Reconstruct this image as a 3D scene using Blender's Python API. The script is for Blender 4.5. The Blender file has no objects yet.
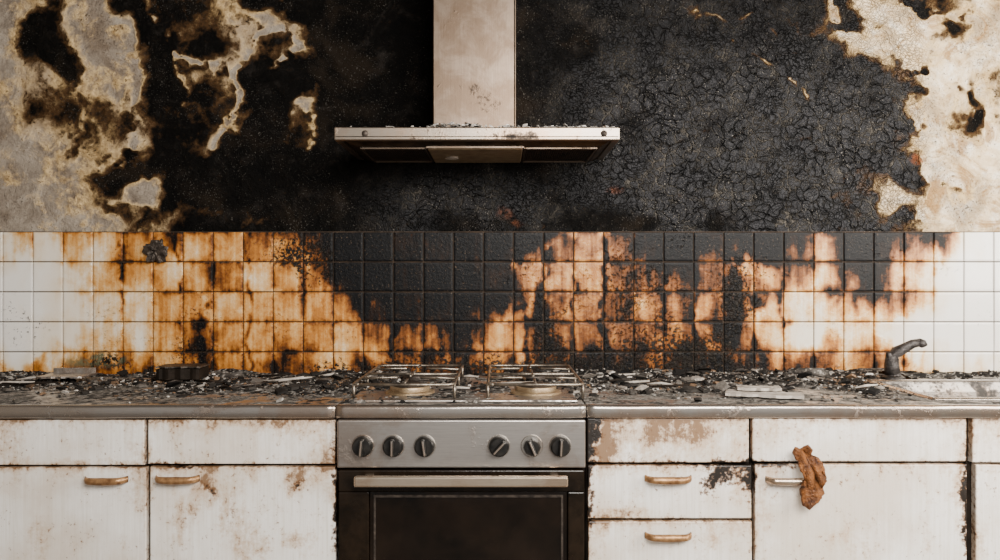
import bpy, math, random
import numpy as np
from mathutils import Vector, Matrix
random.seed(7); np.random.seed(7)
scene=bpy.context.scene

# ------------------------------------------------------------ units
# wall plane y=0, cabinet fronts y=-0.62, eye at y=-2.5, z=1.2
def XW(p): return (p-500)/314.0
def ZW(p): return 1.2-(p-280)/314.0
def XF(p): return (p-500)/417.5
def ZF(p): return 1.2-(p-280)/417.5

# ------------------------------------------------------------ numpy noise
def _h(xi,yi,seed):
    h=(xi.astype(np.int64)*374761393+yi.astype(np.int64)*668265263+seed*144269504)&0xffffffff
    h=((h^(h>>13))*1274126177)&0xffffffff
    h=(h^(h>>16))&0xffffffff
    return h/4294967295.0
def vn(x,y,seed=0):
    xi=np.floor(x); yi=np.floor(y); fx=x-xi; fy=y-yi
    fx=fx*fx*(3-2*fx); fy=fy*fy*(3-2*fy)
    a=_h(xi,yi,seed); b=_h(xi+1,yi,seed); c=_h(xi,yi+1,seed); d=_h(xi+1,yi+1,seed)
    return (a*(1-fx)+b*fx)*(1-fy)+(c*(1-fx)+d*fx)*fy
def fbm(x,y,seed=0,o=4):
    s=0;a=.5;t=0
    for i in range(o):
        s=s+a*vn(x*2**i+i*17.3,y*2**i+i*9.1,seed+i); t+=a; a*=.5
    return s/t
def ridge(x,y,seed=0,o=4):
    s=0;a=.5;t=0
    for i in range(o):
        s=s+a*(1-abs(2*vn(x*2**i+i*17.3,y*2**i+i*9.1,seed+i)-1)); t+=a; a*=.55
    return s/t
def sst(a,b,x):
    t=np.clip((x-a)/(b-a),0,1); return t*t*(3-2*t)

# ------------------------------------------------------------ maps of fire damage; wall blacks left of the chimney include its painted shadow
UP=["444432579876787899999999999888888888888888843565555",
"347533479776544788999999999888888888888877884135632",
"358743377965674789999999999988888888888888764224211",
"347532368874688889999999999988888888888888886762133",
"234433369974689879999999999988888888888888888863144",
"345434458875789669999999999988888888888888888862264",
"345534467765789569999999999988888888888888888862464",
"334444568867899789999999999988888888888888888754152",
"333346789988999899999999999988888888888888888863152",
"333446758999999999999999999988888888888888887772121",
"333335737999999989999999999988888888888888874563231",
"223345666778778889999999998898899888888888888754332",
"223345666778778889999999998898899888888888888754332"]
TI=["122334555655456679999999999865578999999987999878200",
"112333444455444569999999999755568999889984999755100",
"001122344345445679999999995554567676764772999632000",
"000122333444444538999999997455456666654662699531000",
"000112223433444446999999995465566666788623455521000",
"001112233443444455889999744854565655883332332110000",
"001112223375344444668979644855666655863212222100000",
"001112223464344444456758544855665655663211221100000",
"111222334575445444456666656766676667876544333100000",
"335456566666567766777678778877887888988766555422122"]
UPA=np.array([[int(c) for c in r[:51]] for r in UP],float)
TIA=np.array([[int(c) for c in r[:51]] for r in TI],float)
def samp(A,u,v):
    H,W=A.shape
    u=np.clip(u,0,W-1.001); v=np.clip(v,0,H-1.001)
    i=np.floor(u).astype(int); j=np.floor(v).astype(int); fu=u-i; fv=v-j
    return (A[j,i]*(1-fu)+A[j,i+1]*fu)*(1-fv)+(A[j+1,i]*(1-fu)+A[j+1,i+1]*fu)*fv
def dist_poly(px,py,pts):
    d=np.full(px.shape,1e9)
    for (x0,y0),(x1,y1) in zip(pts[:-1],pts[1:]):
        dx=x1-x0;dy=y1-y0;t=np.clip(((px-x0)*dx+(py-y0)*dy)/(dx*dx+dy*dy),0,1)
        d=np.minimum(d,np.hypot(px-x0-t*dx,py-y0-t*dy))
    return d
def blob(px,py,cx,cy,rx,ry): return np.exp(-(((px-cx)/rx)**2+((py-cy)/ry)**2))
RIDGES=[([(178,48),(215,60),(232,85),(225,110),(208,150)],2.5,3.6),
 ([(228,70),(245,40),(275,28),(292,45),(270,66)],2.5,4.5),
 ([(95,15),(128,30),(140,100),(128,150),(100,165)],5,2.5),
 ([(300,98),(322,112),(318,142)],4,2.4),([(262,170),(259,222)],3,1.8),
 ([(822,0),(832,30),(870,42),(905,50),(925,75),(960,50)],5,5),
 ([(925,225),(938,165),(922,120),(948,70)],6,5),([(730,40),(775,70),(815,95)],2.5,3.2),
 ([(0,195),(40,215),(90,218)],8,1.5),([(150,0),(190,75),(180,120)],3,2.4),([(700,10),(760,20),(800,50)],2,2.4),
 ([(880,0),(915,22),(960,18),(1000,40)],4,4),([(960,60),(975,110),(965,170),(985,225)],6,3),([(990,90),(1000,160)],6,3),
 ([(60,70),(85,120),(60,160)],5,-1.5),([(955,80),(985,100),(975,130)],6,-4),([(900,8),(930,12),(950,30)],6,-3.5),([(860,20),(905,30)],4,-3),([(940,190),(975,200)],4,-2.5)]
def wall_masks(x,z):
    px=500+x*314; py=280-(z-1.2)*314
    w1=(fbm(px/38,py/38,1,6)-.5); w2=(fbm(px/38,py/38,21,6)-.5)
    qx=px+w1*70; qy=py+w2*70
    s=samp(UPA,qx/20,qy/20)
    for pts,w,a in RIDGES:
        d=dist_poly(px+w1*34,py+w2*34,pts)
        s=s-a*(np.exp(-(d/w)**2)+.3*np.exp(-(d/(w*3.5))**2))*sst(.28,.6,fbm(px/9,py/9,5,3))
    f=fbm(px/24,py/24,40,6)-.5
    r=ridge(px/40+w1*1.5,py/40+w2*1.5,140,5)-.62
    s=s+f*4.2*(1-0.35*sst(7,9,s))-r*4.5*(1-.75*sst(7.5,9,s))
    s=s+3.5*blob(px+w1*30,py+w2*30,50,48,20,24)
    s=s-5*blob(px+w1*20,py+w2*20,143,197,12,12)
    s=s-4*blob(px+w1*20,py+w2*20,895,202,16,8)
    s=s-2.2*blob(px+w1*30,py+w2*30,215,215,22,8)
    rust=blob(px+w1*20,py+w2*20,922,157,9,7)+blob(px+w1*30,py+w2*30,620,190,10,7)*.5+blob(px+w1*40,py+w2*40,512,215,18,9)*.5
    crack=sst(500,640,px)*(1-sst(905,935,px))*(.4+.6*sst(10,110,py))
    crack=np.maximum(crack,.6*sst(150,200,py)*sst(330,420,px)*(1-sst(900,930,px)))
    crack=crack*sst(.25,.55,fbm(px/45,py/45,77,3)+.12)
    crack=np.maximum(crack,sst(.2,.6,blob(px,py,800,160,110,75)))
    warm=sst(560,900,px)
    return s/9.0,crack,warm,rust
def tile_masks(x,z):
    px=500+x*314; py=280-(z-1.2)*314
    w1=(fbm(px/30,py/30,3,5)-.5); w2=(fbm(px/18,py/38,13,5)-.5)
    s=samp(TIA,(px+w1*30)/20,(py+w2*64-236)/14.9)
    am=sst(0.2,3,s)
    s=s+(fbm(px/16,py/20,50,5)-.5)*2.4*am
    s=s+(fbm(px/4.5,py/70,55,4)-.5)*2.6*am
    for cx,y0,y1,w in [(546,225,365,5),(527,300,372,3),(733,255,350,8),(207,290,372,4),(440,330,372,3),(832,285,303,9),(664,235,330,3),(603,240,360,2.5),(470,325,372,2.5),(250,235,372,2),(122,240,330,2),(337,232,290,2),(180,232,300,2),(395,300,360,2.5),(573,235,320,2),(694,240,340,2.5),(783,280,340,2)]:
        cc=cx+(fbm(py/18,py*0+cx,9,2)-.5)*12
        s=s+3.4*np.exp(-((px-cc)/w)**2)*sst(y0-6,y0+6,py)*(1-sst(y1-10,y1+8,py))*sst(.3,.6,fbm(px/6,py/9,8,3))
    grime=blob(px,py,300,255,30,22)+blob(px,py,108,360,18,9)+.7*blob(px,py,550,330,25,40)+.8*blob(px,py,690,350,60,18)+.45*blob(px,py,640,300,50,50)+.5*blob(px,py,470,362,110,12)+.4*blob(px,py,180,350,40,25)+.7*blob(px,py,735,300,25,40)+.5*blob(px,py,500,368,420,7)
    green=.75*blob(px,py,110,358,22,10)+.5*blob(px,py,75,362,20,8)
    return s/9.0,np.clip(grime,0,1),green

# ------------------------------------------------------------ node helpers
class G:
    def __init__(s,name):
        s.m=bpy.data.materials.new(name); s.m.use_nodes=True; s.t=s.m.node_tree
        s.t.nodes.clear()
        s.out=s.t.nodes.new('ShaderNodeOutputMaterial'); s.b=s.t.nodes.new('ShaderNodeBsdfPrincipled')
        s.t.links.new(s.b.outputs[0],s.out.inputs[0])
    def put(s,sock,v):
        if v is None: return
        if isinstance(v,bpy.types.NodeSocket): s.t.links.new(v,sock)
        else:
            if isinstance(v,(tuple,list)) and len(v)==3 and sock.type=='RGBA': v=(*v,1)
            sock.default_value=v
    def coord(s,sc=(1,1,1)):
        c=s.t.nodes.new('ShaderNodeTexCoord'); m=s.t.nodes.new('ShaderNodeMapping')
        m.inputs['Scale'].default_value=sc; s.t.links.new(c.outputs['Object'],m.inputs[0]); return m.outputs[0]
    def noise(s,scale,detail=5,rough=.6,vec=None,dist=0):
        n=s.t.nodes.new('ShaderNodeTexNoise'); n.inputs['Scale'].default_value=scale
        n.inputs['Detail'].default_value=detail;n.inputs['Roughness'].default_value=rough;n.inputs['Distortion'].default_value=dist
        s.put(n.inputs['Vector'],vec if vec else s.coord()); return n.outputs['Fac']
    def voro(s,scale,feat='DISTANCE_TO_EDGE',vec=None):
        n=s.t.nodes.new('ShaderNodeTexVoronoi'); n.feature=feat; n.inputs['Scale'].default_value=scale
        s.put(n.inputs['Vector'],vec if vec else s.coord()); return n.outputs['Distance'] 
    def warp(s,scale,amt,detail=3):
        n=s.t.nodes.new('ShaderNodeTexNoise'); n.inputs['Scale'].default_value=scale; n.inputs['Detail'].default_value=detail
        c=s.coord(); s.put(n.inputs['Vector'],c)
        v=s.t.nodes.new('ShaderNodeVectorMath'); v.operation='MULTIPLY_ADD'
        s.put(v.inputs[0],n.outputs['Color']); v.inputs[1].default_value=(amt,)*3; s.put(v.inputs[2],c); return v.outputs[0]
    def math(s,op,a,b=0.0,c=None,clamp=False):
        n=s.t.nodes.new('ShaderNodeMath'); n.operation=op; n.use_clamp=clamp
        s.put(n.inputs[0],a); s.put(n.inputs[1],b)
        if c is not None: s.put(n.inputs[2],c)
        return n.outputs[0]
    def mr(s,v,a,b,c=0.0,d=1.0):
        n=s.t.nodes.new('ShaderNodeMapRange'); n.interpolation_type='SMOOTHSTEP'
        s.put(n.inputs[0],v)
        for i,q in enumerate((a,b,c,d)): n.inputs[i+1].default_value=q
        return n.outputs[0]
    def mix(s,f,a,b,mode='MIX'):
        n=s.t.nodes.new('ShaderNodeMix'); n.data_type='RGBA'; n.blend_type=mode
        s.put(n.inputs[0],f); s.put(n.inputs[6],a); s.put(n.inputs[7],b); return n.outputs[2]
    def ramp(s,f,stops):
        n=s.t.nodes.new('ShaderNodeValToRGB'); e=n.color_ramp.elements
        while len(e)<len(stops): e.new(.5)
        for k,(p,c) in zip(e,stops): k.position=p; k.color=(*c,1)
        s.put(n.inputs[0],f); return n.outputs[0]
    def attr(s,name):
        n=s.t.nodes.new('ShaderNodeAttribute'); n.attribute_name=name
        q=s.t.nodes.new('ShaderNodeSeparateColor'); s.t.links.new(n.outputs['Color'],q.inputs[0]); return q.outputs[0],q.outputs[1],q.outputs[2],n.outputs['Color'],n.outputs['Alpha']
    def bump(s,h,st=.5,d=.01,nrm=None):
        n=s.t.nodes.new('ShaderNodeBump'); n.inputs['Strength'].default_value=st; n.inputs['Distance'].default_value=d
        s.put(n.inputs['Height'],h)
        if nrm is not None: s.put(n.inputs['Normal'],nrm)
        return n.outputs[0]
    def set(s,**k):
        M=dict(col='Base Color',rough='Roughness',metal='Metallic',nrm='Normal',spec='Specular IOR Level',coat='Coat Weight')
        for a,v in k.items(): s.put(s.b.inputs[M[a]],v)
        return s.m

# ------------------------------------------------------------ materials
def mat_wall():
    g=G('burnt_plaster')
    S,C,W,_,R=g.attr('m')
    n1=g.noise(14,8,.7,dist=.6); n2=g.noise(55,6,.72); n3=g.noise(5,6,.62,dist=.5); n4=g.noise(220,3,.6); n6=g.noise(9,6,.7,dist=1.2)
    s=g.math('ADD',S,g.math('MULTIPLY',g.math('SUBTRACT',n1,.5),.5))
    s=g.math('ADD',s,g.math('MULTIPLY',g.math('SUBTRACT',n2,.5),.32))
    grey=g.ramp(n1,[(.25,(.14,.11,.085)),(.5,(.29,.245,.195)),(.75,(.48,.42,.35))])
    crm=g.ramp(n1,[(.25,(.42,.26,.11)),(.5,(.8,.64,.42)),(.68,(1,.93,.8))])
    base=g.mix(W,grey,crm)
    stain=g.mix(g.mr(n3,.44,.64,0,.6),base,(.12,.08,.05))
    stain=g.mix(g.math('MULTIPLY',W,g.mr(n6,.48,.64,0,.8)),stain,(.3,.16,.05))
    gold=g.ramp(n2,[(.3,(.16,.085,.025)),(.6,(.78,.56,.28))])
    gold=g.mix(g.mr(n3,.35,.6,.55,0),gold,stain)
    c=g.mix(g.mr(s,.26,.46),stain,gold)
    c=g.mix(g.mr(s,.40,.6),c,(.07,.036,.015))
    blk=g.ramp(n1,[(.3,(.001,.001,.001)),(.55,(.003,.0026,.0022)),(.75,(.02,.017,.015))])
    blk=g.mix(g.mr(n3,.5,.7,0,.6),blk,(.02,.014,.009))
    wv=g.warp(14,.09,5)
    v1=g.voro(30,vec=wv); v2=g.voro(85,vec=wv)
    e1=g.mr(v1,.0,.1); e2=g.mr(v2,.0,.15)
    e1=g.math('MULTIPLY',e1,g.mr(e2,0,1,.72,1))
    big=g.mr(g.math('ADD',g.noise(5,3,.5),g.math('MULTIPLY',C,.2)),.54,.66)
    e=g.mix(big,e2,e1)
    patch=g.mr(g.noise(9,5,.65),.46,.66)
    cell=g.ramp(n2,[(.3,(.003,.0033,.004)),(.7,(.04,.04,.044))])
    char=g.mix(e,g.mix(patch,(.0005,.0005,.0005),(.13,.115,.095)),cell)
    char=g.mix(g.mr(n1,.30,.48),g.mix(.5,blk,cell),char)
    blk=g.mix(C,blk,char)
    fl=g.math('MULTIPLY',g.mr(n4,.60,.68),g.mr(n3,.42,.6))
    blk=g.mix(g.math('MULTIPLY',fl,g.mr(C,0,1,.3,.75)),blk,(.36,.33,.29))
    c=g.mix(g.mr(s,.53,.74),c,blk)
    pin=g.math('MULTIPLY',g.mr(g.noise(110,3,.55),.6,.66),g.mr(n1,.45,.6))
    c=g.mix(g.math('MULTIPLY',pin,.8),c,(.012,.008,.005))
    c=g.mix(g.math('MULTIPLY',g.mr(R,.3,.7),g.mr(n2,.38,.6)),c,(.2,.06,.02))
    h=g.math('ADD',g.math('MULTIPLY',n1,.6),g.math('MULTIPLY',n2,.45))
    h=g.math('ADD',h,g.math('MULTIPLY',g.mr(s,.45,.62),-.5))
    h=g.math('ADD',h,g.math('MULTIPLY',g.math('MULTIPLY',e,C),.9))
    h=g.math('ADD',h,g.math('MULTIPLY',fl,.3))
    nr=g.bump(h,1.0,.017)
    return g.set(col=c,rough=g.mr(n2,.3,.7,.36,.8),nrm=nr,spec=g.mr(C,0,1,.05,.25))
def mat_tile():
    g=G('scorched_glazed_tile')
    S,Gm,E,_,Gr=g.attr('m')
    n1=g.noise(20,7,.66,dist=.5); n2=g.noise(90,5,.68); n3=g.noise(7,4,.6); n5=g.noise(6,5,.6,vec=g.coord((14,1,.8)))
    warm=g.mr(S,.05,.3)
    nn=g.math('ADD',g.math('MULTIPLY',g.math('SUBTRACT',n1,.5),.46),g.math('MULTIPLY',g.math('SUBTRACT',n2,.5),.26))
    nn=g.math('ADD',nn,g.math('MULTIPLY',g.math('SUBTRACT',n5,.5),.34))
    s=g.math('ADD',S,g.math('MULTIPLY',nn,warm))
    s=g.math('ADD',s,g.math('MULTIPLY',g.math('MULTIPLY',E,warm),g.mr(n1,.35,.65,.02,.26)))
    c=g.ramp(s,[(0,(.76,.73,.68)),(.13,(.71,.63,.51)),(.26,(.64,.44,.23)),(.38,(.56,.30,.095)),(.52,(.40,.155,.026)),(.66,(.16,.05,.009)),(.82,(.010,.005,.003)),(.97,(.002,.002,.0025))])
    sp=g.math('MULTIPLY',g.mr(g.math('ADD',n2,g.math('MULTIPLY',Gm,.16)),.58,.66),g.mr(g.math('ADD',n3,g.math('MULTIPLY',Gm,.35)),.53,.7))
    c=g.mix(sp,c,(.008,.006,.004))
    c=g.mix(g.math('MULTIPLY',g.mr(Gr,.2,.7),g.mr(n1,.42,.56)),c,(.11,.11,.06))
    cr=g.math('MULTIPLY',g.mr(g.noise(160,3,.6),.61,.69),g.mr(s,.6,.8))
    c=g.mix(g.math('MULTIPLY',cr,.45),c,(.16,.11,.07))
    h=g.math('ADD',g.math('MULTIPLY',g.math('MULTIPLY',n2,warm),.5),g.math('MULTIPLY',sp,.6))
    return g.set(col=c,rough=g.mr(s,.2,.85,.14,.4),nrm=g.bump(h,.6,.005),spec=g.mr(s,.3,.8,.5,.14))
def mat_simple(name,a,b,scale=20,rough=.7,metal=0,bump=.3,bd=.004,sc=(1,1,1),spec=.3):
    g=G(name); n=g.noise(scale,6,.6,vec=g.coord(sc)); n2=g.noise(scale*5,4,.6)
    c=g.ramp(n,[(.3,a),(.7,b)])
    return g.set(col=c,rough=rough,metal=metal,nrm=g.bump(g.math('ADD',n,n2),bump,bd),spec=spec)
def mat_steel(name,tint=(.62,.58,.54),dirt=.5,rough=.32,dcol=(.02,.013,.008),brush=(3,3,90),stain=.35,scol=(.3,.15,.06)):
    g=G(name); br=g.noise(6,4,.7,vec=g.coord(brush)); n1=g.noise(9,7,.7,dist=.5); n2=g.noise(90,4,.6); n3=g.noise(3,4,.6)
    k=g.math('ADD',n1,g.math('MULTIPLY',g.math('SUBTRACT',n2,.5),.35))
    d=g.mr(k,.74-dirt*.35,.92-dirt*.35)
    base=g.mix(g.mr(br,.3,.7,.0,.35),tint,tuple(t*.6 for t in tint))
    base=g.mix(g.mr(g.math('ADD',n1,g.math('SUBTRACT',n3,.5)),.4,.65,0,stain),base,scol)
    c=g.mix(d,base,dcol)
    return g.set(col=c,metal=g.mr(d,0,1,.92,.1),rough=g.mr(d,0,1,rough,.75),nrm=g.bump(g.math('ADD',g.math('MULTIPLY',br,.15),g.math('MULTIPLY',d,.6)),.35,.003))
def mat_counter():
    g=G('ash_covered_worktop'); n1=g.noise(10,7,.7,dist=.4); n2=g.noise(120,5,.7); n3=g.noise(3.5,4,.6); n4=g.noise(35,5,.7)
    steel=g.mix(g.mr(n3,.4,.65,0,.6),(.5,.46,.42),(.22,.15,.1))
    ash=g.ramp(n2,[(.34,(.02,.017,.014)),(.52,(.12,.11,.095)),(.7,(.5,.47,.42))])
    a=g.mr(g.math('ADD',n1,g.math('MULTIPLY',g.math('SUBTRACT',n4,.5),.6)),.38,.56)
    c=g.mix(a,steel,ash)
    dk=g.math('MULTIPLY',g.mr(n4,.48,.6),g.mr(n2,.42,.55))
    c=g.mix(g.math('MULTIPLY',dk,.9),c,(.01,.008,.006))
    return g.set(col=c,metal=g.mr(a,0,1,.85,.0),rough=g.mr(a,0,1,.3,.85),nrm=g.bump(g.math('ADD',g.math('MULTIPLY',n2,a),g.math('MULTIPLY',n4,.4)),.6,.004),spec=.3)
def mat_cab():
    g=G('scorched_white_paint')
    S,K,E,_,T=g.attr('m')
    gr=g.noise(9,6,.7,vec=g.coord((16,1,.5))); n1=g.noise(16,7,.7,dist=.5); n2=g.noise(95,4,.68); n3=g.noise(4,5,.6)
    c=g.ramp(gr,[(.3,(.64,.60,.53)),(.5,(.76,.73,.68)),(.7,(.83,.81,.77))])
    c=g.mix(g.mr(n3,.40,.66,0,.7),c,(.56,.47,.37))
    n7=g.noise(7,5,.7,vec=g.coord((5,1,.9)))
    k=g.math('ADD',S,g.math('MULTIPLY',g.math('SUBTRACT',n1,.5),1.0))
    k=g.math('ADD',k,g.math('MULTIPLY',g.math('SUBTRACT',n2,.5),.75))
    k=g.math('ADD',k,g.math('MULTIPLY',g.math('SUBTRACT',n7,.5),.8))
    k=g.math('ADD',k,g.math('MULTIPLY',E,.24))
    k=g.math('ADD',k,g.math('MULTIPLY',T,.2))
    c=g.mix(g.mr(k,.04,.5,0,.75),c,(.47,.31,.18))
    c=g.mix(g.mr(k,.38,.62,0,.85),c,(.15,.075,.03))
    q=g.math('ADD',K,g.math('MULTIPLY',g.math('SUBTRACT',n2,.5),1.5))
    q=g.math('ADD',q,g.math('MULTIPLY',g.math('SUBTRACT',n1,.5),.9))
    q=g.math('ADD',q,g.math('MULTIPLY',E,.2))
    c=g.mix(g.mr(q,.2,.45,0,.85),c,(.13,.055,.018))
    c=g.mix(g.mr(q,.40,.56),c,(.008,.005,.003))
    fl=g.math('MULTIPLY',g.mr(n2,.6,.68),g.mr(n1,.47,.58))
    c=g.mix(g.math('MULTIPLY',fl,.8),c,(.15,.08,.04))
    return g.set(col=c,rough=.42,nrm=g.bump(g.math('ADD',g.math('MULTIPLY',gr,.4),g.math('MULTIPLY',g.mr(k,.4,.6),-.5)),.35,.003))
def mat_vcol(name,rough=.85,metal=0):
    g=G(name); _,_,_,C,_a=g.attr('m'); n=g.noise(150,4,.6)
    c=g.mix(g.mr(n,.3,.7,0,.5),C,(.01,.008,.007))
    return g.set(col=c,rough=rough,metal=metal,nrm=g.bump(n,.5,.003),spec=.2)

M_wall=mat_wall(); M_tile=mat_tile(); M_cab=mat_cab()
M_steel=mat_steel('stained_steel',(.31,.26,.21),.5)
M_hood=mat_steel('heat_tinted_steel',(.19,.145,.11),.3,.36,brush=(60,60,2),stain=.6,scol=(.085,.052,.03))
M_counter=mat_counter()
M_tray=mat_steel('hob_tray_steel',(.5,.46,.42),.7,.3,dcol=(.05,.042,.035))
M_edge=mat_steel('worktop_edge_steel',(.46,.42,.38),.5,.24,brush=(3,3,160))
M_basin=mat_steel('sooty_basin_steel',(.2,.18,.16),.9,.35,dcol=(.03,.025,.02))
M_panel=mat_steel('control_panel_steel',(.43,.40,.37),.45,.34,stain=.4,scol=(.2,.12,.07))
M_grout=mat_simple('sooty_grout',(.012,.008,.005),(.08,.05,.03),25)
M_dark=mat_simple('charred_carcass',(.004,.003,.002),(.02,.014,.01),20,spec=.1)
M_iron=mat_simple('cast_iron',(.012,.01,.009),(.1,.08,.065),50,.5,.6)
M_grate=mat_simple('grate_wire',(.06,.05,.04),(.42,.36,.29),30,.35,.85)
M_knob=mat_simple('black_knob',(.004,.004,.004),(.02,.018,.016),60,.3,0,.1)
M_knobrim=mat_steel('knob_metal',(.45,.42,.38),.3,.3)
M_glass=mat_simple('sooty_oven_glass',(.001,.001,.001),(.010,.006,.004),8,.1,0,.04,spec=.4)
M_ovenfr=mat_simple('oven_door_enamel',(.002,.0015,.001),(.016,.010,.006),14,.24,0,.15,spec=.22)
M_handle=mat_steel('handle_bar_steel',(.66,.55,.43),.15,.25)
M_brass=mat_simple('tarnished_brass',(.12,.05,.018),(.45,.26,.12),60,.4,.55,.3,.002)
M_filter=mat_simple('greasy_filter_mesh',(.01,.007,.005),(.06,.042,.028),30,.45,.6)
M_lamp=mat_simple('heat_yellowed_panel',(.2,.13,.07),(.42,.32,.2),30,.4,.6)
M_rubble=mat_vcol('ash_and_char')
M_cloth=mat_simple('scorched_plastic',(.03,.008,.003),(.32,.115,.028),45,.45,0,.9,.008)
M_faucet=mat_simple('sooty_tap_metal',(.008,.007,.007),(.09,.08,.075),45,.4,.5,.5,.005)
M_floor=mat_simple('dirty_floor',(.06,.05,.042),(.2,.17,.14),6,.8)
M_ceil=mat_simple('smoked_ceiling',(.03,.025,.02),(.15,.12,.1),3,.9)
M_side=mat_simple('smoked_plaster',(.1,.08,.06),(.4,.33,.25),3,.9)
M_white=mat_simple('ashy_white',(.2,.17,.14),(.55,.5,.44),30,.7)
M_frame=mat_simple('window_frame_paint',(.5,.48,.44),(.7,.68,.64),10,.5)

# ------------------------------------------------------------ geometry helpers
def mk(name,verts,faces,mat=None,parent=None,smooth=False,attr=None):
    me=bpy.data.meshes.new(name)
    if isinstance(verts,np.ndarray) and isinstance(faces,np.ndarray):
        me.vertices.add(len(verts)); me.vertices.foreach_set('co',verts.astype(np.float32).ravel())
        n=len(faces); me.loops.add(n*4); me.loops.foreach_set('vertex_index',faces.astype(np.int32).ravel())
        me.polygons.add(n); me.polygons.foreach_set('loop_start',np.arange(n,dtype=np.int32)*4); me.polygons.foreach_set('loop_total',np.full(n,4,np.int32))
        me.update(calc_edges=True); me.validate()
    else:
        me.from_pydata([tuple(map(float,v)) for v in verts],[],[tuple(map(int,f)) for f in faces]); me.update()
    o=bpy.data.objects.new(name,me); scene.collection.objects.link(o)
    if mat: me.materials.append(mat)
    if parent: o.parent=parent
    me.polygons.foreach_set('use_smooth',[bool(smooth)]*len(me.polygons))
    if attr is not None:
        a=me.attributes.new('m','FLOAT_COLOR','POINT'); a.data.foreach_set('color',np.asarray(attr,np.float32).ravel())
    return o
def empty(name,loc=(0,0,0)):
    o=bpy.data.objects.new(name,None); scene.collection.objects.link(o); o.location=loc; o.empty_display_size=.05; return o
def grid_faces(nx,nz,off=0):
    i,j=np.meshgrid(np.arange(nx-1),np.arange(nz-1)); a=(j*nx+i).ravel()+off
    return np.stack([a,a+1,a+nx+1,a+nx],1)
def panel(x0,x1,z0,z1,yf,th,bev,step):
    def ax(a,b):
        n=max(2,int((b-a-2*bev)/step))
        return np.concatenate([[a,a,a+bev*.3],np.linspace(a+bev,b-bev,n),[b-bev*.3,b,b]])
    xs=ax(x0,x1); zs=ax(z0,z1); nx=len(xs); nz=len(zs)
    def ring(n): i=np.arange(n); return np.minimum(i,n-1-i)
    r=np.minimum(*np.meshgrid(ring(nx),ring(nz)))
    dep=np.where(r==0,th,np.where(r==1,bev,np.where(r==2,bev*.3,0)))
    X,Z=np.meshgrid(xs,zs); Y=yf+dep
    V=np.stack([X,Y,Z],-1).reshape(-1,3)
    d=np.minimum(np.minimum(X-x0,x1-X),np.minimum(Z-z0,z1-Z)).ravel()
    return V,grid_faces(nx,nz),d
def box(name,x0,x1,y0,y1,z0,z1,mat,parent=None,bev=.002,seg=2):
    v=[(x,y,z) for z in (z0,z1) for y in (y0,y1) for x in (x0,x1)]
    f=[(0,2,3,1),(4,5,7,6),(0,1,5,4),(2,6,7,3),(0,4,6,2),(1,3,7,5)]
    o=mk(name,v,f,mat,parent)
    if bev>0:
        b=o.modifiers.new('b','BEVEL'); b.width=bev; b.segments=seg
    return o
def lathe(name,prof,loc,axis,mat,parent=None,n=28):
    V=[];F=[]
    for r,h in prof:
        for k in range(n):
            a=2*math.pi*k/n; 
            if axis=='Z': V.append((loc[0]+r*math.cos(a),loc[1]+r*math.sin(a),loc[2]+h))
            else: V.append((loc[0]+r*math.cos(a),loc[1]-h,loc[2]+r*math.sin(a)))
    for i in range(len(prof)-1):
        for k in range(n): F.append((i*n+k,i*n+(k+1)%n,(i+1)*n+(k+1)%n,(i+1)*n+k))
    F.append(tuple(range((len(prof)-1)*n,len(prof)*n))); F.append(tuple(range(n))[::-1])
    o=mk(name,V,F,mat,parent,True); 
    e=o.modifiers.new('e','EDGE_SPLIT'); e.split_angle=math.radians(40); return o
def tube(name,pts,radii,mat,parent=None,n=10,flat=1.0):
    P=[Vector(p) for p in pts]
    if not hasattr(radii,'__len__'): radii=[radii]*len(P)
    V=[];F=[]; up=Vector((0,0,1))
    for i,p in enumerate(P):
        t=(P[min(i+1,len(P)-1)]-P[max(i-1,0)]).normalized()
        u=up if abs(t.dot(up))<.9 else Vector((0,1,0))
        a=t.cross(u).normalized(); b=a.cross(t).normalized()
        for k in range(n):
            q=2*math.pi*k/n; V.append(p+a*math.cos(q)*radii[i]*flat+b*math.sin(q)*radii[i])
    for i in range(len(P)-1):
        for k in range(n): F.append((i*n+k,i*n+(k+1)%n,(i+1)*n+(k+1)%n,(i+1)*n+k))
    F.append(tuple(range(n))[::-1]); F.append(tuple(range((len(P)-1)*n,len(P)*n)))
    return mk(name,V,F,mat,parent,True)

# ------------------------------------------------------------ room shell
XL,XR=-2.3,2.3; ZT=2.6; tile_top=ZW(232)
xs=np.linspace(XL,XR,1000); zs=np.linspace(tile_top-.002,ZT,400)
X,Z=np.meshgrid(xs,zs); s,c,w,r=wall_masks(X.ravel(),Z.ravel())
relief=(fbm(X.ravel()*25,Z.ravel()*25,90,5)-.5)*.007
rim=np.exp(-((s-.5)/.07)**2)*.004
Y=np.maximum(.007+relief-rim,.0006)
V=np.stack([X.ravel(),Y,Z.ravel()],1)
wall=mk('wall_back',V,grid_faces(1000,400),M_wall,None,True,np.stack([s,c,w,r],1))
box('structure',XL-.1,XR+.1,.016,.15,0,ZT,M_side,None,0).parent=wall
box('render_coat',XL,XR,.0002,.0155,0,tile_top-.004,M_side,None,0).parent=wall
box('wall_left',XL-.12,XL,-3.2,.0,0,ZT,M_side,None,0)
wr=empty('wall_right')
for i,(a,b,c0,d) in enumerate([(-3.2,-2.4,0,ZT),(-.75,.0,0,ZT),(-2.4,-.75,0,1.0),(-2.4,-.75,2.25,ZT)]):
    box('section_%d'%i,XR,XR+.12,a,b,c0,d,M_side,wr,0)
win=empty('window_1')
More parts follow.
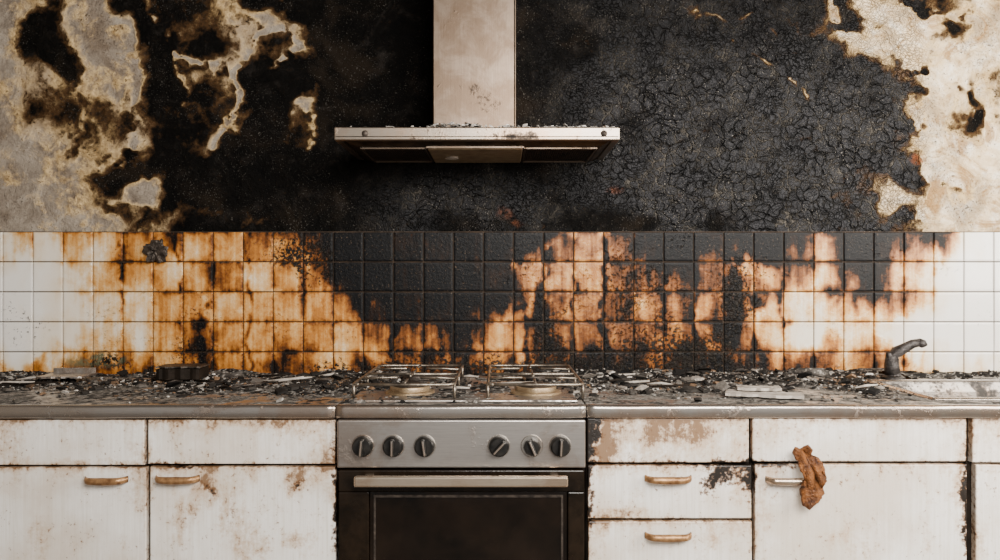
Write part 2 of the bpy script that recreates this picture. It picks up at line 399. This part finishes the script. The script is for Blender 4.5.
for i,(a,b,c0,d) in enumerate([(-2.4,-2.34,1,2.25),(-.81,-.75,1,2.25),(-2.34,-.81,1,1.06),(-2.34,-.81,2.19,2.25),(-1.6,-1.55,1.06,2.19)]):
    box('frame_%d'%i,XR+.02,XR+.08,a,b,c0,d,M_frame,win,.004)
box('floor',XL-.12,XR+.12,-3.2,.15,-.1,0,M_floor,None,0)
box('ceiling',XL-.12,XR+.12,-3.2,.15,ZT,ZT+.1,M_ceil,None,0)

# ------------------------------------------------------------ tiles
P=29.9/314; x00=XW(5)
Vs=[];Fs=[];As=[];off=0
rng=np.random.RandomState(3)
k0=int((XL-x00)/P); k1=int((XR-x00)/P)
for j in range(5):
    zt=tile_top-j*P; zb=zt-P
    for k in range(k0,k1):
        xa=x00+k*P; g_=.0015
        V,F,d=panel(xa+g_,xa+P-g_,zb+g_,zt-g_,-.012,.0115,.002,.005)
        cx,cz=xa+P/2,(zt+zb)/2
        tx,tz=rng.normal(0,.006,2)
        V[:,1]+= np.where(V[:,1]<-.002,(V[:,0]-cx)*tx+(V[:,2]-cz)*tz - abs(rng.normal(0,.0006)),0)
        s=rng.normal(0,.045)
        Vs.append(V);Fs.append(F+off);off+=len(V);As.append(np.stack([d*0+s,d],1))
Vs=np.concatenate(Vs);Fs=np.concatenate(Fs);As=np.concatenate(As)
s,gm,gr=tile_masks(Vs[:,0],Vs[:,2]); s=s+As[:,0]*sst(.1,.3,s); E=np.exp(-(As[:,1]/.007)**1.2)
bs=mk('tile_backsplash',Vs,Fs,M_tile,None,True,np.stack([s,gm,E,gr],1))
gv,gf,_=panel(XL+.001,XR-.001,.88,tile_top+.001,-.0065,.0063,.001,.1)
mk('grout',gv,gf,M_grout,bs)

def crumple(name,loc,scale,mat,parent=None,seed=0,sub=3,amt=.35):
    import bmesh
    bm=bmesh.new(); bmesh.ops.create_icosphere(bm,subdivisions=sub,radius=1)
    co=np.array([v.co[:] for v in bm.verts])
    f=fbm(co[:,0]*3+9,co[:,1]*3+co[:,2]*4.3+seed,seed,4)
    for v,q in zip(bm.verts,f):
        v.co=v.co*(1+(q-.5)*2*amt); v.co=Vector((v.co.x*scale[0],v.co.y*scale[1],v.co.z*scale[2]))+Vector(loc)
    me=bpy.data.meshes.new(name); bm.to_mesh(me); bm.free(); me.materials.append(mat)
    o=bpy.data.objects.new(name,me); scene.collection.objects.link(o)
    if parent:o.parent=parent
    return o
hk=empty('wall_hook')
crumple('melted_cap',(XW(160),-.028,ZW(252)),(.03,.014,.03),M_iron,hk,3,4,.9)
lathe('stem',[(.012,0),(.012,.012)],(XW(160),-.0135,ZW(252)),'-Y',M_iron,hk)

# ------------------------------------------------------------ range hood
hood=empty('range_hood')
D=-.36; hx0=(334-500)/367; hx1=(620-500)/367; zb=1.2+(280-140)/367; zt=1.2+(280-127)/367
cx0=(433-500)/350; cx1=(516-500)/350
box('chimney',cx0,cx1,-.26,-.004,zt-.001,ZT-.002,M_hood,hood,.003)
box('chimney_seam',cx1-.006,cx1-.003,-.2615,-.2595,zt+.01,ZT-.01,M_dark,hood,0)
box('canopy_front_rim',hx0,hx1,D,D+.02,zb,zt,M_steel,hood,.003)
box('canopy_left_rim',hx0,hx0+.02,D+.02,-.004,zb,zt,M_steel,hood,.002)
box('canopy_right_rim',hx1-.02,hx1,D+.02,-.004,zb,zt,M_steel,hood,.002)
box('canopy_top',hx0+.018,hx1-.018,D+.018,-.004,zt-.012,zt-.002,M_steel,hood,.001)
box('rim_shadow_gap',hx0+.004,hx1-.004,D-.0006,D+.001,zb+.0085,zb+.0105,M_dark,hood,0)
xa,xb=hx0+.05,hx1-.045
v=[(hx0+.02,D+.02,zb+.004),(hx1-.02,D+.02,zb+.004),(hx1-.02,-.004,zb+.004),(hx0+.02,-.004,zb+.004),
   (xa,D+.05,zb-.008),(xb,D+.05,zb-.008),(xb,-.03,zb-.010),(xa,-.03,zb-.010)]
mk('underside_tray',v,[(0,1,5,4),(1,2,6,5),(2,3,7,6),(3,0,4,7),(4,5,6,7),(0,3,2,1)],M_filter,hood)
mid0=(430-500)/345; mid1=(522-500)/345
zf=zb-.009
for nm,a,b in [('filter_left',xa+.015,mid0-.01),('filter_right',mid1+.01,xb-.015)]:
    V=[];F=[];n=60
    for i in range(n+1):
        x=a+(b-a)*i/n; dz=.0025 if i%2 else .0005
        for y in (D+.07,-.05): V.append((x,y,zf-dz))
    for i in range(n): F.append((2*i,2*i+1,2*i+3,2*i+2))
    mk(nm,V,F,M_filter,hood)
    for q,(a0,a1,y0,y1) in enumerate([(a-.004,b+.004,D+.064,D+.07),(a-.004,b+.004,-.05,-.044),(a-.006,a,D+.064,-.044),(b,b+.006,D+.064,-.044)]):
        box(nm+'_frame_%d'%q,a0,a1,y0,y1,zf-.005,zf+.001,M_hood,hood,.001)
box('lamp_panel',mid0,mid1,D+.055,-.05,zb-.016,zb-.007,M_lamp,hood,.003)
box('lamp_panel_lip',mid0-.004,mid1+.004,D+.05,D+.056,zb-.014,zb-.004,M_hood,hood,.001)
lathe('lamp_lens_1',[(.02,0),(.018,.004)],(mid0+.06,D+.2,zb-.020),'Z',M_white,hood)
for q,px in enumerate([365,604]):
    lathe('rivet_%d'%q,[(.009,0),(.009,.002),(.006,.005),(.0,.006)],((px-500)/367,D,(zt+zb)/2),'-Y',M_iron,hood,16)

# ------------------------------------------------------------ rubble generator
def chips(name,pts,parent=None,base=None,sizes=None,cols=None,flat=.35,seed=1,tilt=.4):
    rg=random.Random(seed); V=[];F=[];A=[]
    for i,(x,y,z) in enumerate(pts):
        sz=sizes[i]; n=rg.randint(4,6); th=sz*flat*rg.uniform(.3,1.2)
        if sz>.01: th=min(th,.006)
        M=Matrix.Rotation(rg.uniform(0,6.28),3,'Z')@Matrix.Rotation(rg.gauss(0,tilt),3,'X')
        o=len(V); ar=rg.uniform(.35,1); zs_=[]
        for lev in (-.5,.5):
            for k in range(n):
                a=6.283*k/n+rg.uniform(-.3,.3); r=sz*rg.uniform(.6,1.1)*(1 if lev<0 else .8)
                v=M@Vector((r*math.cos(a),ar*r*math.sin(a),th*lev)); V.append([x+v.x,y+v.y,z+v.z]); zs_.append(v.z)
                A.append((*cols[i],1))
        mz=min(zs_)
        for q in range(o,len(V)): V[q][2]-=mz*.8
        F.append(tuple(range(o+n,o+2*n))); F.append(tuple(range(o,o+n))[::-1])
        for k in range(n): F.append((o+k,o+(k+1)%n,o+n+(k+1)%n,o+n+k))
    return mk(name,V,F,M_rubble,parent,False,A)
def ashcol(rg,dark=.6):
    q=rg.random()
    if q<dark: v=rg.uniform(.003,.03); return (v,v*.85,v*.7)
    if q<dark+.14: v=rg.uniform(.08,.25); return (v,v*.6,v*.34)
    v=rg.uniform(.1,.7); return (v,v*.93,v*.84)
rg=random.Random(5)
pts=[];sz=[];cl=[]
for i in range(1000):
    px=rg.choice([rg.uniform(345,612),rg.gauss(455,22),rg.gauss(580,18),rg.gauss(540,30),rg.uniform(430,520)])
    x=min(max((px-500)/367,hx0+.015),hx1-.015); y=rg.uniform(D+.01,D+.09)
    if cx0-.0<x<cx1 and y>-.275: y=-.28
    pts.append((x,y,zt-.001+rg.uniform(0,.006)+(.006 if abs(px-455)<25 else 0))); sz.append(rg.choice([.003,.004,.006,.009])); 
    v=rg.uniform(.25,.85); cl.append((v,v*.94,v*.86) if rg.random()<.75 else ashcol(rg,.7))
chips('ash_flakes',pts,hood,sizes=sz,cols=cl,seed=3)

# ------------------------------------------------------------ worktop
ct=empty('countertop')
YF=-.63; ZTOP=.9
XS0=XF(337)+.0; XS1=XF(585.5)
def slab(nm,x0,x1,y0,y1):
    box(nm,x0,x1,y0,y1,ZTOP-.022,ZTOP,M_counter,ct,.002)
sx0,sx1,sy0,sy1=1.10,1.66,-.52,-.19
slab('top_left',XL+.001,XS0-.003,YF+.004,-.0145)
slab('top_right',XS1+.003,sx0,YF+.004,-.0145)
slab('top_behind_sink',sx0,sx1,sy1,-.0145); slab('top_front_of_sink',sx0,sx1,YF+.004,sy0); slab('top_far_right',sx1,XR-.001,YF+.004,-.0145)
def edge(nm,x0,x1,par,mat=M_edge):
    pr=[(YF+.02,ZTOP+.0005),(YF+.006,ZTOP+.0015),(YF+.001,ZTOP-.002),(YF,ZTOP-.007),(YF,ZTOP-.024),(YF+.002,ZTOP-.029),(YF+.008,ZTOP-.031),(YF+.02,ZTOP-.030)]
    n=max(2,int((x1-x0)/.02)); V=[];F=[]
    for i in range(n+1):
        x=x0+(x1-x0)*i/n; j=(fbm(np.array([x*9.]),np.array([3.]),6,3)[0]-.5)*.003
        for (y,z) in pr: V.append((x,y+j,z+j*.7))
    m=len(pr)
    for i in range(n):
        for k in range(m-1): F.append((i*m+k,(i+1)*m+k,(i+1)*m+k+1,i*m+k+1))
    F.append(tuple(range(m))); F.append(tuple(range(n*m,n*m+m))[::-1])
    return mk(nm,V,F,mat,par,True)
edge('front_edge_left',XL+.001,XS0-.003,ct); edge('front_edge_right',XS1+.003,XR-.001,ct)
sk=empty('kitchen_sink')
zz=ZTOP+.003
rimw=.02
def rect(x0,x1,y0,y1,z): return [(x0,y0,z),(x1,y0,z),(x1,y1,z),(x0,y1,z)]
V=rect(sx0-rimw,sx1+rimw,sy0-rimw,sy1+rimw,zz-.002)+rect(sx0-rimw+.004,sx1+rimw-.004,sy0-rimw+.004,sy1+rimw-.004,zz+.004)+rect(sx0+.002,sx1-.002,sy0+.002,sy1-.002,zz+.001)+rect(sx0+.012,sx1-.012,sy0+.012,sy1-.012,zz-.03)+rect(sx0+.025,sx1-.025,sy0+.025,sy1-.025,zz-.13)
F=[]
for l in range(4):
    for k in range(4): F.append((l*4+k,l*4+(k+1)%4,(l+1)*4+(k+1)%4,(l+1)*4+k))
F.append((16,17,18,19)); o=mk('basin',V,F,M_edge,sk)
o.data.materials.append(M_basin)
for p in o.data.polygons:
    if p.index>=8: p.material_index=1
b=o.modifiers.new('b','BEVEL'); b.width=.006;b.segments=3

# ------------------------------------------------------------ tap
tap=empty('kitchen_faucet')
ty=-.12
fs=(2.5-.12)/(2.5-.235)
tx=(893-500)/785*(2.5+ty)
def T(dx,dy,dz): return (tx+dx*fs,ty+dy,ZTOP+.0+dz*fs)
lathe('base_flange',[(.034,0),(.034,.006),(.023,.012),(.019,.03)],(tx,ty+.0,ZTOP+.0005),'Z',M_faucet,tap)
tube('warped_body',[T(0,0,.008),T(-.004,0,.04),T(-.002,0,.063),T(.008,-.004,.078),T(.028,-.008,.089),T(.05,-.012,.102),T(.072,-.014,.107)],[.023,.021,.0195,.0185,.0155,.0135,.012],M_faucet,tap,16)
tube('spout_tip',[T(.066,-.014,.107),T(.078,-.015,.103),T(.082,-.015,.096)],[.013,.013,.011],M_faucet,tap,12)
tube('lever_stub',[T(-.004,0,.055),T(-.016,-.006,.071),T(-.018,-.01,.076)],[.011,.009,.006],M_faucet,tap,12)

# ------------------------------------------------------------ cabinets
STAIN=[(185,515,10,26,.45),(210,488,9,20,.5),(232,522,18,34,.3),(295,482,10,12,.5),(325,470,10,40,.35),(172,470,16,8,.35),(230,424,70,6,.3),(300,455,30,8,.2),(290,430,30,10,.25),
 (640,438,80,26,.38),(604,440,12,28,.4),(690,430,40,16,.25),(740,480,12,20,.3),(600,530,10,16,.35),(620,516,40,5,.35),(905,418,60,5,.25),(790,432,30,12,.15),(765,500,8,50,.2),(5,430,12,20,.3),(140,470,10,30,.3),(60,462,60,5,.3),
 (255,545,12,20,.35),(960,470,8,60,.3),(840,540,30,12,.2),(985,430,15,20,.2),(40,540,14,20,.2),(300,540,14,18,.3),(720,540,12,12,.25)]
SOOT=[(588,442,9,30,.85),(724,476,24,10,.5),(712,484,16,10,.4),(748,480,7,16,.5),(589,500,3,40,.4),(760,466,40,3,.45),(966,500,4,60,.6),(335,500,3,60,.5),(175,466,30,3,.4),(583,418,30,3,.5),(700,463,60,3,.3),(184,518,4,10,.4),(208,490,4,8,.4),(297,484,4,4,.5),(232,512,5,14,.3)]
def front(nm,p0,p1,q0,q1,par,zbot=None,th=.019,yf=-.62):
    x0,x1=XF(p0),XF(p1); z1=ZF(q0); z0=ZF(q1) if zbot is None else zbot
    V,F,d=panel(x0,x1,z0,z1,yf,th,.0025,.006)
    px=500+V[:,0]*417.5; py=280-(V[:,2]-1.2)*417.5
    w1=fbm(px/15,py/15,4,4)-.5; w2=fbm(px/15,py/15,14,4)-.5
    S=np.zeros(len(V)); K=S.copy()
    for a,b_,rx,ry,q in STAIN: S+=q*blob(px+w1*24,py+w2*24,a,b_,rx,ry)
    for a,b_,rx,ry,q in SOOT: K+=q*blob(px+w1*18,py+w2*18,a,b_,rx,ry)
    E=np.exp(-d/.006)
    T_=np.exp(-(z1-V[:,2])/.03)
    return mk(nm,V,F,M_cab,par,False,np.stack([S,K,E,T_],1))
def bow(nm,pxc,pyc,wpx,par,mat,yf=-.62):
    x0=XF(pxc-wpx/2);x1=XF(pxc+wpx/2);z=ZF(pyc); V=[];F=[];n=18
    for i in range(n+1):
        t=i/n; x=x0+(x1-x0)*t; e=min(t,1-t)*2
        y=yf-.022*min(1,(e*3.2))**.5 if i not in(0,n) else yf+.001
        hh=.0095-.0015*abs(1-e)
        zc=z-.002*math.sin(math.pi*t)
        for (dy,dz) in [(-.003,-hh*.7),(-.005,0),(-.003,hh*.7),(.003,hh),(.006,0),(.003,-hh)]: V.append((x,y+dy,zc+dz))
    for i in range(n):
        for k in range(6): F.append((i*6+k,i*6+(k+1)%6,(i+1)*6+(k+1)%6,(i+1)*6+k))
    F.append(tuple(range(6))); F.append(tuple(range(n*6,n*6+6))[::-1])
    return mk(nm,V,F,mat,par,True)
def carcass(par,x0,x1,top=ZTOP-.0325):
    box('carcass',x0,x1,-.60,-.02,.1,top,M_dark,par,0); box('plinth',x0,x1,-.55,-.53,0,.099,M_dark,par,0)
    if top<.8: box('carcass_rail',x0,x1,-.60,-.58,top,ZTOP-.0325,M_dark,par,0)
c1=empty('base_cabinet'); carcass(c1,XL+.002,XF(146)-.001)
front('drawer_front',-100,144,420,465,c1); front('door',-100,146,467.5,0,c1,.11); bow('door_handle',107,479,43,c1,M_brass)
front('drawer_front_far',-240,-102,420,465,c1); front('door_far',-240,-102,467.5,0,c1,.11)
c2=empty('base_cabinet.001'); carcass(c2,XF(146)+.001,XF(336)-.001)
front('drawer_front',148,335,420,464,c2); front('door',150,335.5,467,0,c2,.11); bow('door_handle',178,478,44,c2,M_brass)
c3=empty('drawer_unit'); carcass(c3,XF(586)+.001,XF(752)-.001)
front('drawer_front_1',587.5,749,418.5,462.5,c3); front('drawer_front_2',588,751.5,465.5,518.5,c3); front('drawer_front_3',588.5,752,521.5,609.5,c3); front('drawer_front_4',588.5,752,612.5,0,c3,.11)
bow('drawer_handle_1',668,478,47,c3,M_brass); bow('drawer_handle_2',668,535,47,c3,M_brass)
c4=empty('sink_cabinet'); carcass(c4,XF(752)+.001,XF(969)-.001,.755)
front('drawer_front',752.5,966.5,418.5,461.5,c4); front('door',755,967,464.5,0,c4,.11); bow('door_handle',787,479,44,c4,M_handle)
c5=empty('base_cabinet.002'); carcass(c5,XF(970)+.001,XR-.002,.755)
front('drawer_front',972.5,1190,418.5,462.5,c5); front('door',976,1190,465,0,c5,.11); front('drawer_front_far',1193,1440,418.5,462.5,c5); front('door_far',1193,1440,465,0,c5,.11)

OUT=[(795,447),(801,449),(807,445),(812,449),(811,456),(819,459),(823,465),(821,472),(825,480),(822,488),(825,494),(820,500),(813,502),(808,509),(803,505),(806,496),(801,486),(804,478),(800,470),(804,464),(797,460),(793,453)]
def hanging():
    import bmesh
    bm=bmesh.new()
    vs=[bm.verts.new(((a-500)/424,0,1.2-(b_-280)/424)) for a,b_ in OUT]; f=bm.faces.new(vs)
    bmesh.ops.triangulate(bm,faces=[f]); bmesh.ops.subdivide_edges(bm,edges=bm.edges[:],cuts=3,use_grid_fill=True)
    for v in bm.verts:
        v.co.y=-.652-.008*math.sin(v.co.z*70)-.02*(fbm(np.array([v.co.x*60]),np.array([v.co.z*60]),2,3)[0]-.5)
    me=bpy.data.meshes.new('melted_plastic'); bm.to_mesh(me); bm.free(); me.materials.append(M_cloth)
    o=bpy.data.objects.new('melted_plastic_strip',me); scene.collection.objects.link(o)
    s=o.modifiers.new('s','SOLIDIFY'); s.thickness=.006; s.offset=0
    for p in me.polygons:p.use_smooth=True
hanging()

# ------------------------------------------------------------ stove
st=empty('gas_stove')
box('body',XS0,XS1,-.60,-.03,.1,ZTOP-.034,M_dark,st,0)
box('plinth',XS0,XS1,-.55,-.53,0,.099,M_dark,st,0)
box('hob_plate',XS0,XS1,YF+.004,-.0145,ZTOP-.022,ZTOP,M_counter,st,.002)
edge('hob_front_edge',XS0,XS1,st)
box('control_panel',XF(338),XF(585),-.632,-.601,ZF(467),ZF(419),M_panel,st,.004,3)
for i,px in enumerate([362.5,393,424.5,499,532,560.5]):
    x=(px-500)/422; z=1.2-(446.5-280)/422; yb=-.632
    lathe('knob_rim_%d'%i,[(.0265,0),(.0265,.002),(.025,.0045)],(x,yb,z),'-Y',M_knobrim,st,32)
    if i==4:
        lathe('knob_%d'%i,[(.019,.004),(.021,.018),(.017,.026),(.0,.027)],(x,yb,z),'-Y',M_knob,st,8)
    else:
        lathe('knob_%d'%i,[(.0245,.004),(.0232,.016),(.020,.02),(.0,.021)],(x,yb,z),'-Y',M_knob,st,32)
    b=box('knob_grip_%d'%i,-.005,.005,-.034,-.014,-.02,.02,M_knob,st,.003,3)
    b.location=(x,yb,z); b.rotation_euler=(0,[0.1,.0,-.15,.75,-.4,.05][i],0)
    b=box('knob_pointer_%d'%i,-.002,.002,-.0355,-.0335,-.018,.018,M_knobrim,st,.0005,1)
    b.location=(x,yb,z); b.rotation_euler=(0,[0.1,.0,-.15,.75,-.4,.05][i],0)
dz1=ZF(469.5); dz0=.2
box('door_frame_top',XF(339),XF(584),-.628,-.601,ZF(491),dz1,M_ovenfr,st,.003)
box('door_frame_left',XF(339),XF(369.5),-.628,-.601,dz0,ZF(491)-.0005,M_ovenfr,st,.003)
box('door_frame_right',XF(567.5),XF(584),-.628,-.601,dz0,ZF(491)-.0005,M_ovenfr,st,.003)
box('door_frame_bottom',XF(370),XF(567),-.628,-.601,dz0,.26,M_ovenfr,st,.003)
box('door_glass',XF(370),XF(567),-.622,-.6015,.261,ZF(491)-.001,M_glass,st,.001)
for q,(a,b,c0,d) in enumerate([(374,563,497,494.5),(374,376,900,497),(561,563,900,497)]):
    box('glass_seal_%d'%q,XF(a),XF(b),-.6235,-.6222,max(ZF(c0),.27),ZF(d),M_iron,st,0)
box('warming_drawer',XF(339),XF(584),-.626,-.601,.105,dz0-.004,M_ovenfr,st,.003)
sc=785/(2.5-.67)
hxa=(354-500)/sc; hxb=(568-500)/sc; hz=1.2-(481.5-280)/sc
box('door_handle',hxa,hxb,-.675,-.66,hz-.0135,hz+.0125,M_handle,st,.005,4)
for q,x in enumerate([hxa+.03,hxb-.03]): box('handle_post_%d'%q,x-.01,x+.01,-.662,-.627,hz-.008,hz+.008,M_handle,st,.002)
hx_a,hx_b=XS0+.02,XS1-.015
box('hob_tray',hx_a,hx_b,-.58,-.09,ZTOP+.0002,ZTOP+.006,M_tray,st,.003)
bz=ZTOP+.006
burn=[(-.235,-.45,.052),(.093,-.45,.054),(-.24,-.22,.042),(.095,-.22,.042)]
for i,(x,y,r) in enumerate(burn):
    lathe('burner_base_%d'%i,[(r*1.25,0),(r*1.2,.005),(r,.007),(r,.016),(r*.98,.018)],(x,y,bz),'Z',M_lamp if i<2 else M_iron,st,32)
    lathe('burner_cap_%d'%i,[(r*.8,.018),(r*.82,.021),(r*.7,.024),(0,.025)],(x,y,bz),'Z',M_iron,st,32)
gz=bz+.036; rw=.0038
for gi,(xc,hw) in enumerate([(-.238,.125),(.088,.118)]):
    y0,y1=-.565,-.13; x0,x1=xc-hw,xc+hw
    c_=.015; ym=(y0+y1)/2
    loop=[(x0+c_,y0,gz),(x1-c_,y0,gz),(x1,y0+c_,gz),(x1,y1-c_,gz),(x1-c_,y1,gz),(x0+c_,y1,gz),(x0,y1-c_,gz),(x0,y0+c_,gz),(x0+c_,y0,gz)]
    tube('grate_%d_frame'%gi,loop,rw,M_grate,st,8)
    tube('grate_%d_mid'%gi,[(x0,ym,gz),(x1,ym,gz)],rw,M_grate,st,8)
    for yc in (-.45,-.24):
        for q,(dx,dy) in enumerate([(1,0),(-1,0),(0,1),(0,-1)]):
            a=(xc+dx*hw,yc+dy*.1,gz); b_=(xc+dx*.03,yc+dy*.03,gz+.003)
            tube('grate_%d_finger_%d_%d'%(gi,int(-yc*100),q),[a,((a[0]+b_[0])/2,(a[1]+b_[1])/2,gz+.003),b_],rw*.9,M_grate,st,6)
    for q,(x,y) in enumerate([(x0,y0+c_),(x1,y0+c_),(x0,y1-c_),(x1,y1-c_),(x0,ym),(x1,ym)]):
        tube('grate_%d_leg_%d'%(gi,q),[(x,y,gz),(x,y,bz)],rw,M_grate,st,6)

# ------------------------------------------------------------ debris on the worktop
ash=empty('ash_debris')
HM=.02
def pile(X,Y):
    near=.55+.45*np.exp(-((X-.1)/.75)**2)
    return (fbm(X*6,Y*8,61,5)-.48)*.085*near*(.12+.88*sst(-.5,-.12,Y))+(fbm(X*70,Y*70,62,3)-.5)*.008+.010*sst(-.12,-.02,Y)-.002*(1-sst(-.5,-.3,Y))
r_=np.random.RandomState(11)
n=90000
x=r_.uniform(-1.75,1.75,n); y=-.03-abs(r_.normal(0,.22,n))
dens=fbm(x*6,y*9,33,3); ph=pile(x,y)
keep=(y>-.61)&~((x>sx0-.02)&(x<sx1+.02)&(y>sy0-.02)&(y<sy1+.02))&(r_.rand(n)<sst(.40,.62,dens)*.9+.08)&((y>-.42)|(r_.rand(n)<.35))
keep&=~((abs(x-tx)<.04)&(abs(y-ty)<.04))
idx=np.nonzero(keep)[0][:17000]
pts=[];sz=[];cl=[]
for i in idx:
    xx,yy=float(x[i]),float(y[i]); s_=rg.choice([.0012,.0016,.002,.0025,.003,.004,.006]) if not rg.random()<.025 else rg.uniform(.008,.018)
    z=ZTOP+.0006+max(0,min(float(ph[i]),HM)); 
    if XS0+.02<xx<XS1-.015 and -.58<yy<-.09: z=ZTOP+.0065+max(0,min(float(ph[i])*.4,.01))
    pts.append((xx,yy,z)); sz.append(s_); cl.append(ashcol(rg,.60 if yy<-.3 else .7))
for i in range(230):
    xx=rg.choice([rg.gauss(-.9,.35),rg.gauss(.4,.2),rg.gauss(.6,.25),rg.gauss(-.45,.15),rg.gauss(1.3,.2)]); yy=rg.uniform(-.45,-.05)
    if (sx0-.04<xx<sx1+.04 and sy0-.04<yy<sy1+.04) or abs(xx-tx)<.06: continue
    p=float(pile(np.array([xx]),np.array([yy]))[0])
    pts.append((xx,yy,ZTOP+.002+max(0,min(p,HM)))); sz.append(rg.uniform(.012,.032)); v=rg.choice([.004,.008,.012,.02,.03,.05,.12,.35]); cl.append((v,v*.88,v*.76))
chips('fragments',pts,ash,sizes=sz,cols=cl,seed=9,flat=.5,tilt=.35)
for i in range(30):
    xx=rg.uniform(-1.5,1.0); yy=rg.uniform(-.45,-.08); a=rg.uniform(-.7,.7); L=rg.uniform(.02,.07)
    if abs(xx-tx)<.1: continue
    z0=ZTOP+.007+max(0,min(float(pile(np.array([xx]),np.array([yy]))[0]),HM))
    tube('stick_%d'%i,[(xx-math.cos(a)*L,yy-math.sin(a)*L,z0),(xx,yy,z0+.004),(xx+math.cos(a)*L,yy+math.sin(a)*L,z0+rg.uniform(-.002,.01))],[.0025,.004,.002],rg.choice([M_dark,M_iron,M_white]),ash,6)
nx,ny=1100,130
xs=np.linspace(-2.2,2.2,nx); ys=np.linspace(-.6,-.018,ny); X,Y=np.meshgrid(xs,ys)
h=pile(X,Y)
inh=(X>XS0+.01)&(X<XS1)&(Y<-.08)&(Y>-.585); h=np.where(inh,np.where(h>0,h*.4+.0065,-1),h)
ins=(X>sx0-.04)&(X<sx1+.04)&(Y>sy0-.04)&(Y<sy1+.04)
ins|=(abs(X-tx)<.036)&(abs(Y-ty)<.036)
h=np.where(ins,-1,h); ok=(h>0).ravel(); h=np.clip(h,.0004,HM+.002)
t=fbm(X*26,Y*26,71,5); q=np.clip((t-.46)*4,0,1)
v=.005+q*.12+ (fbm(X*120,Y*120,72,2)>.67)*.28
A=np.stack([v,v*.92,v*.82,v*0+1],-1).reshape(-1,4)
F=grid_faces(nx,ny); F=F[ok[F].any(1)&~ins.ravel()[F].any(1)]
mk('soot_drift',np.stack([X,Y,ZTOP+h],-1).reshape(-1,3),F,M_rubble,ash,False,A)

bd=empty('charred_board')
def wob(nm,x0,x1,y0,y1,z0,z1,mat,par,rot,seed=1):
    cx,cy=(x0+x1)/2,(y0+y1)/2
    V=[];n=14
    for k in range(2):
        for i in range(n+1):
            for j in range(5):
                jx=(fbm(np.array([i*.9+seed]),np.array([j*1.3]),seed,2)[0]-.5)
                V.append((x0-cx+(x1-x0)*i/n+jx*.006,(y0-cy+(y1-y0)*j/4)*(1+jx*.5),(z0 if k==0 else z1)+abs(jx)*.004))
    F=[];m=(n+1)*5
    for i in range(n):
        for j in range(4):
            a=i*5+j; F.append((a,a+1,a+6,a+5)); F.append((m+a,m+a+5,m+a+6,m+a+1))
    for i in range(n):
        a=i*5; F.append((a,a+5,m+a+5,m+a)); a=i*5+4; F.append((a,m+a,m+a+5,a+5))
    for j in range(4):
        a=j; F.append((a,m+a,m+a+1,a+1)); a=n*5+j; F.append((a,a+1,m+a+1,m+a))
    o=mk(nm,V,F,mat,par); o.location=(cx,cy,0); o.rotation_euler=(0,0,rot); return o
wob('plank_lower',.58,.77,-.53,-.46,ZTOP+.004,ZTOP+.011,M_white,bd,-.35,3)
wob('plank_upper',.62,.73,-.48,-.43,ZTOP+.014,ZTOP+.021,M_white,bd,-.2,8)
tr=empty('burnt_tray'); wob('tray_base',-1.34,-1.21,-.24,-.14,ZTOP+.016,ZTOP+.021,M_tray,tr,.05,5)
wob('tray_rim',-1.335,-1.215,-.15,-.142,ZTOP+.021,ZTOP+.036,M_tray,tr,.05,6)
bx=empty('charred_box'); xx=(183-500)/340
wob('box_body',xx-.062,xx+.062,-.23,-.15,ZTOP+.012,ZTOP+.042,M_dark,bx,0,4); wob('box_lid',xx-.064,xx+.064,-.232,-.148,ZTOP+.0445,ZTOP+.049,M_iron,bx,.03,7)

# ------------------------------------------------------------ light, camera, world
def area(nm,loc,tgt,sx,sy,pw,col):
    l=bpy.data.lights.new(nm,'AREA'); l.shape='RECTANGLE'; l.size=sx; l.size_y=sy; l.energy=pw; l.color=col
    o=bpy.data.objects.new(nm,l); scene.collection.objects.link(o); o.location=loc
    o.rotation_euler=(Vector(tgt)-Vector(loc)).to_track_quat('-Z','Y').to_euler()
area('window_light_front',(.8,-2.8,2.1),(.2,-.2,.8),1.6,.9,150,(1,.95,.89))
area('window_light_right',(2.22,-1.4,1.65),(1.3,-.05,1.1),1.3,1.1,95,(1,.94,.86))
w=bpy.data.worlds.new('overcast'); scene.world=w; w.use_nodes=True
w.node_tree.nodes['Background'].inputs[0].default_value=(1,.98,.96,1); w.node_tree.nodes['Background'].inputs[1].default_value=.45
cam=bpy.data.cameras.new('camera'); co=bpy.data.objects.new('camera',cam); scene.collection.objects.link(co)
co.location=(0,-2.5,1.2); co.rotation_euler=(math.pi/2,0,0); cam.sensor_width=36; cam.lens=28.26; scene.camera=co
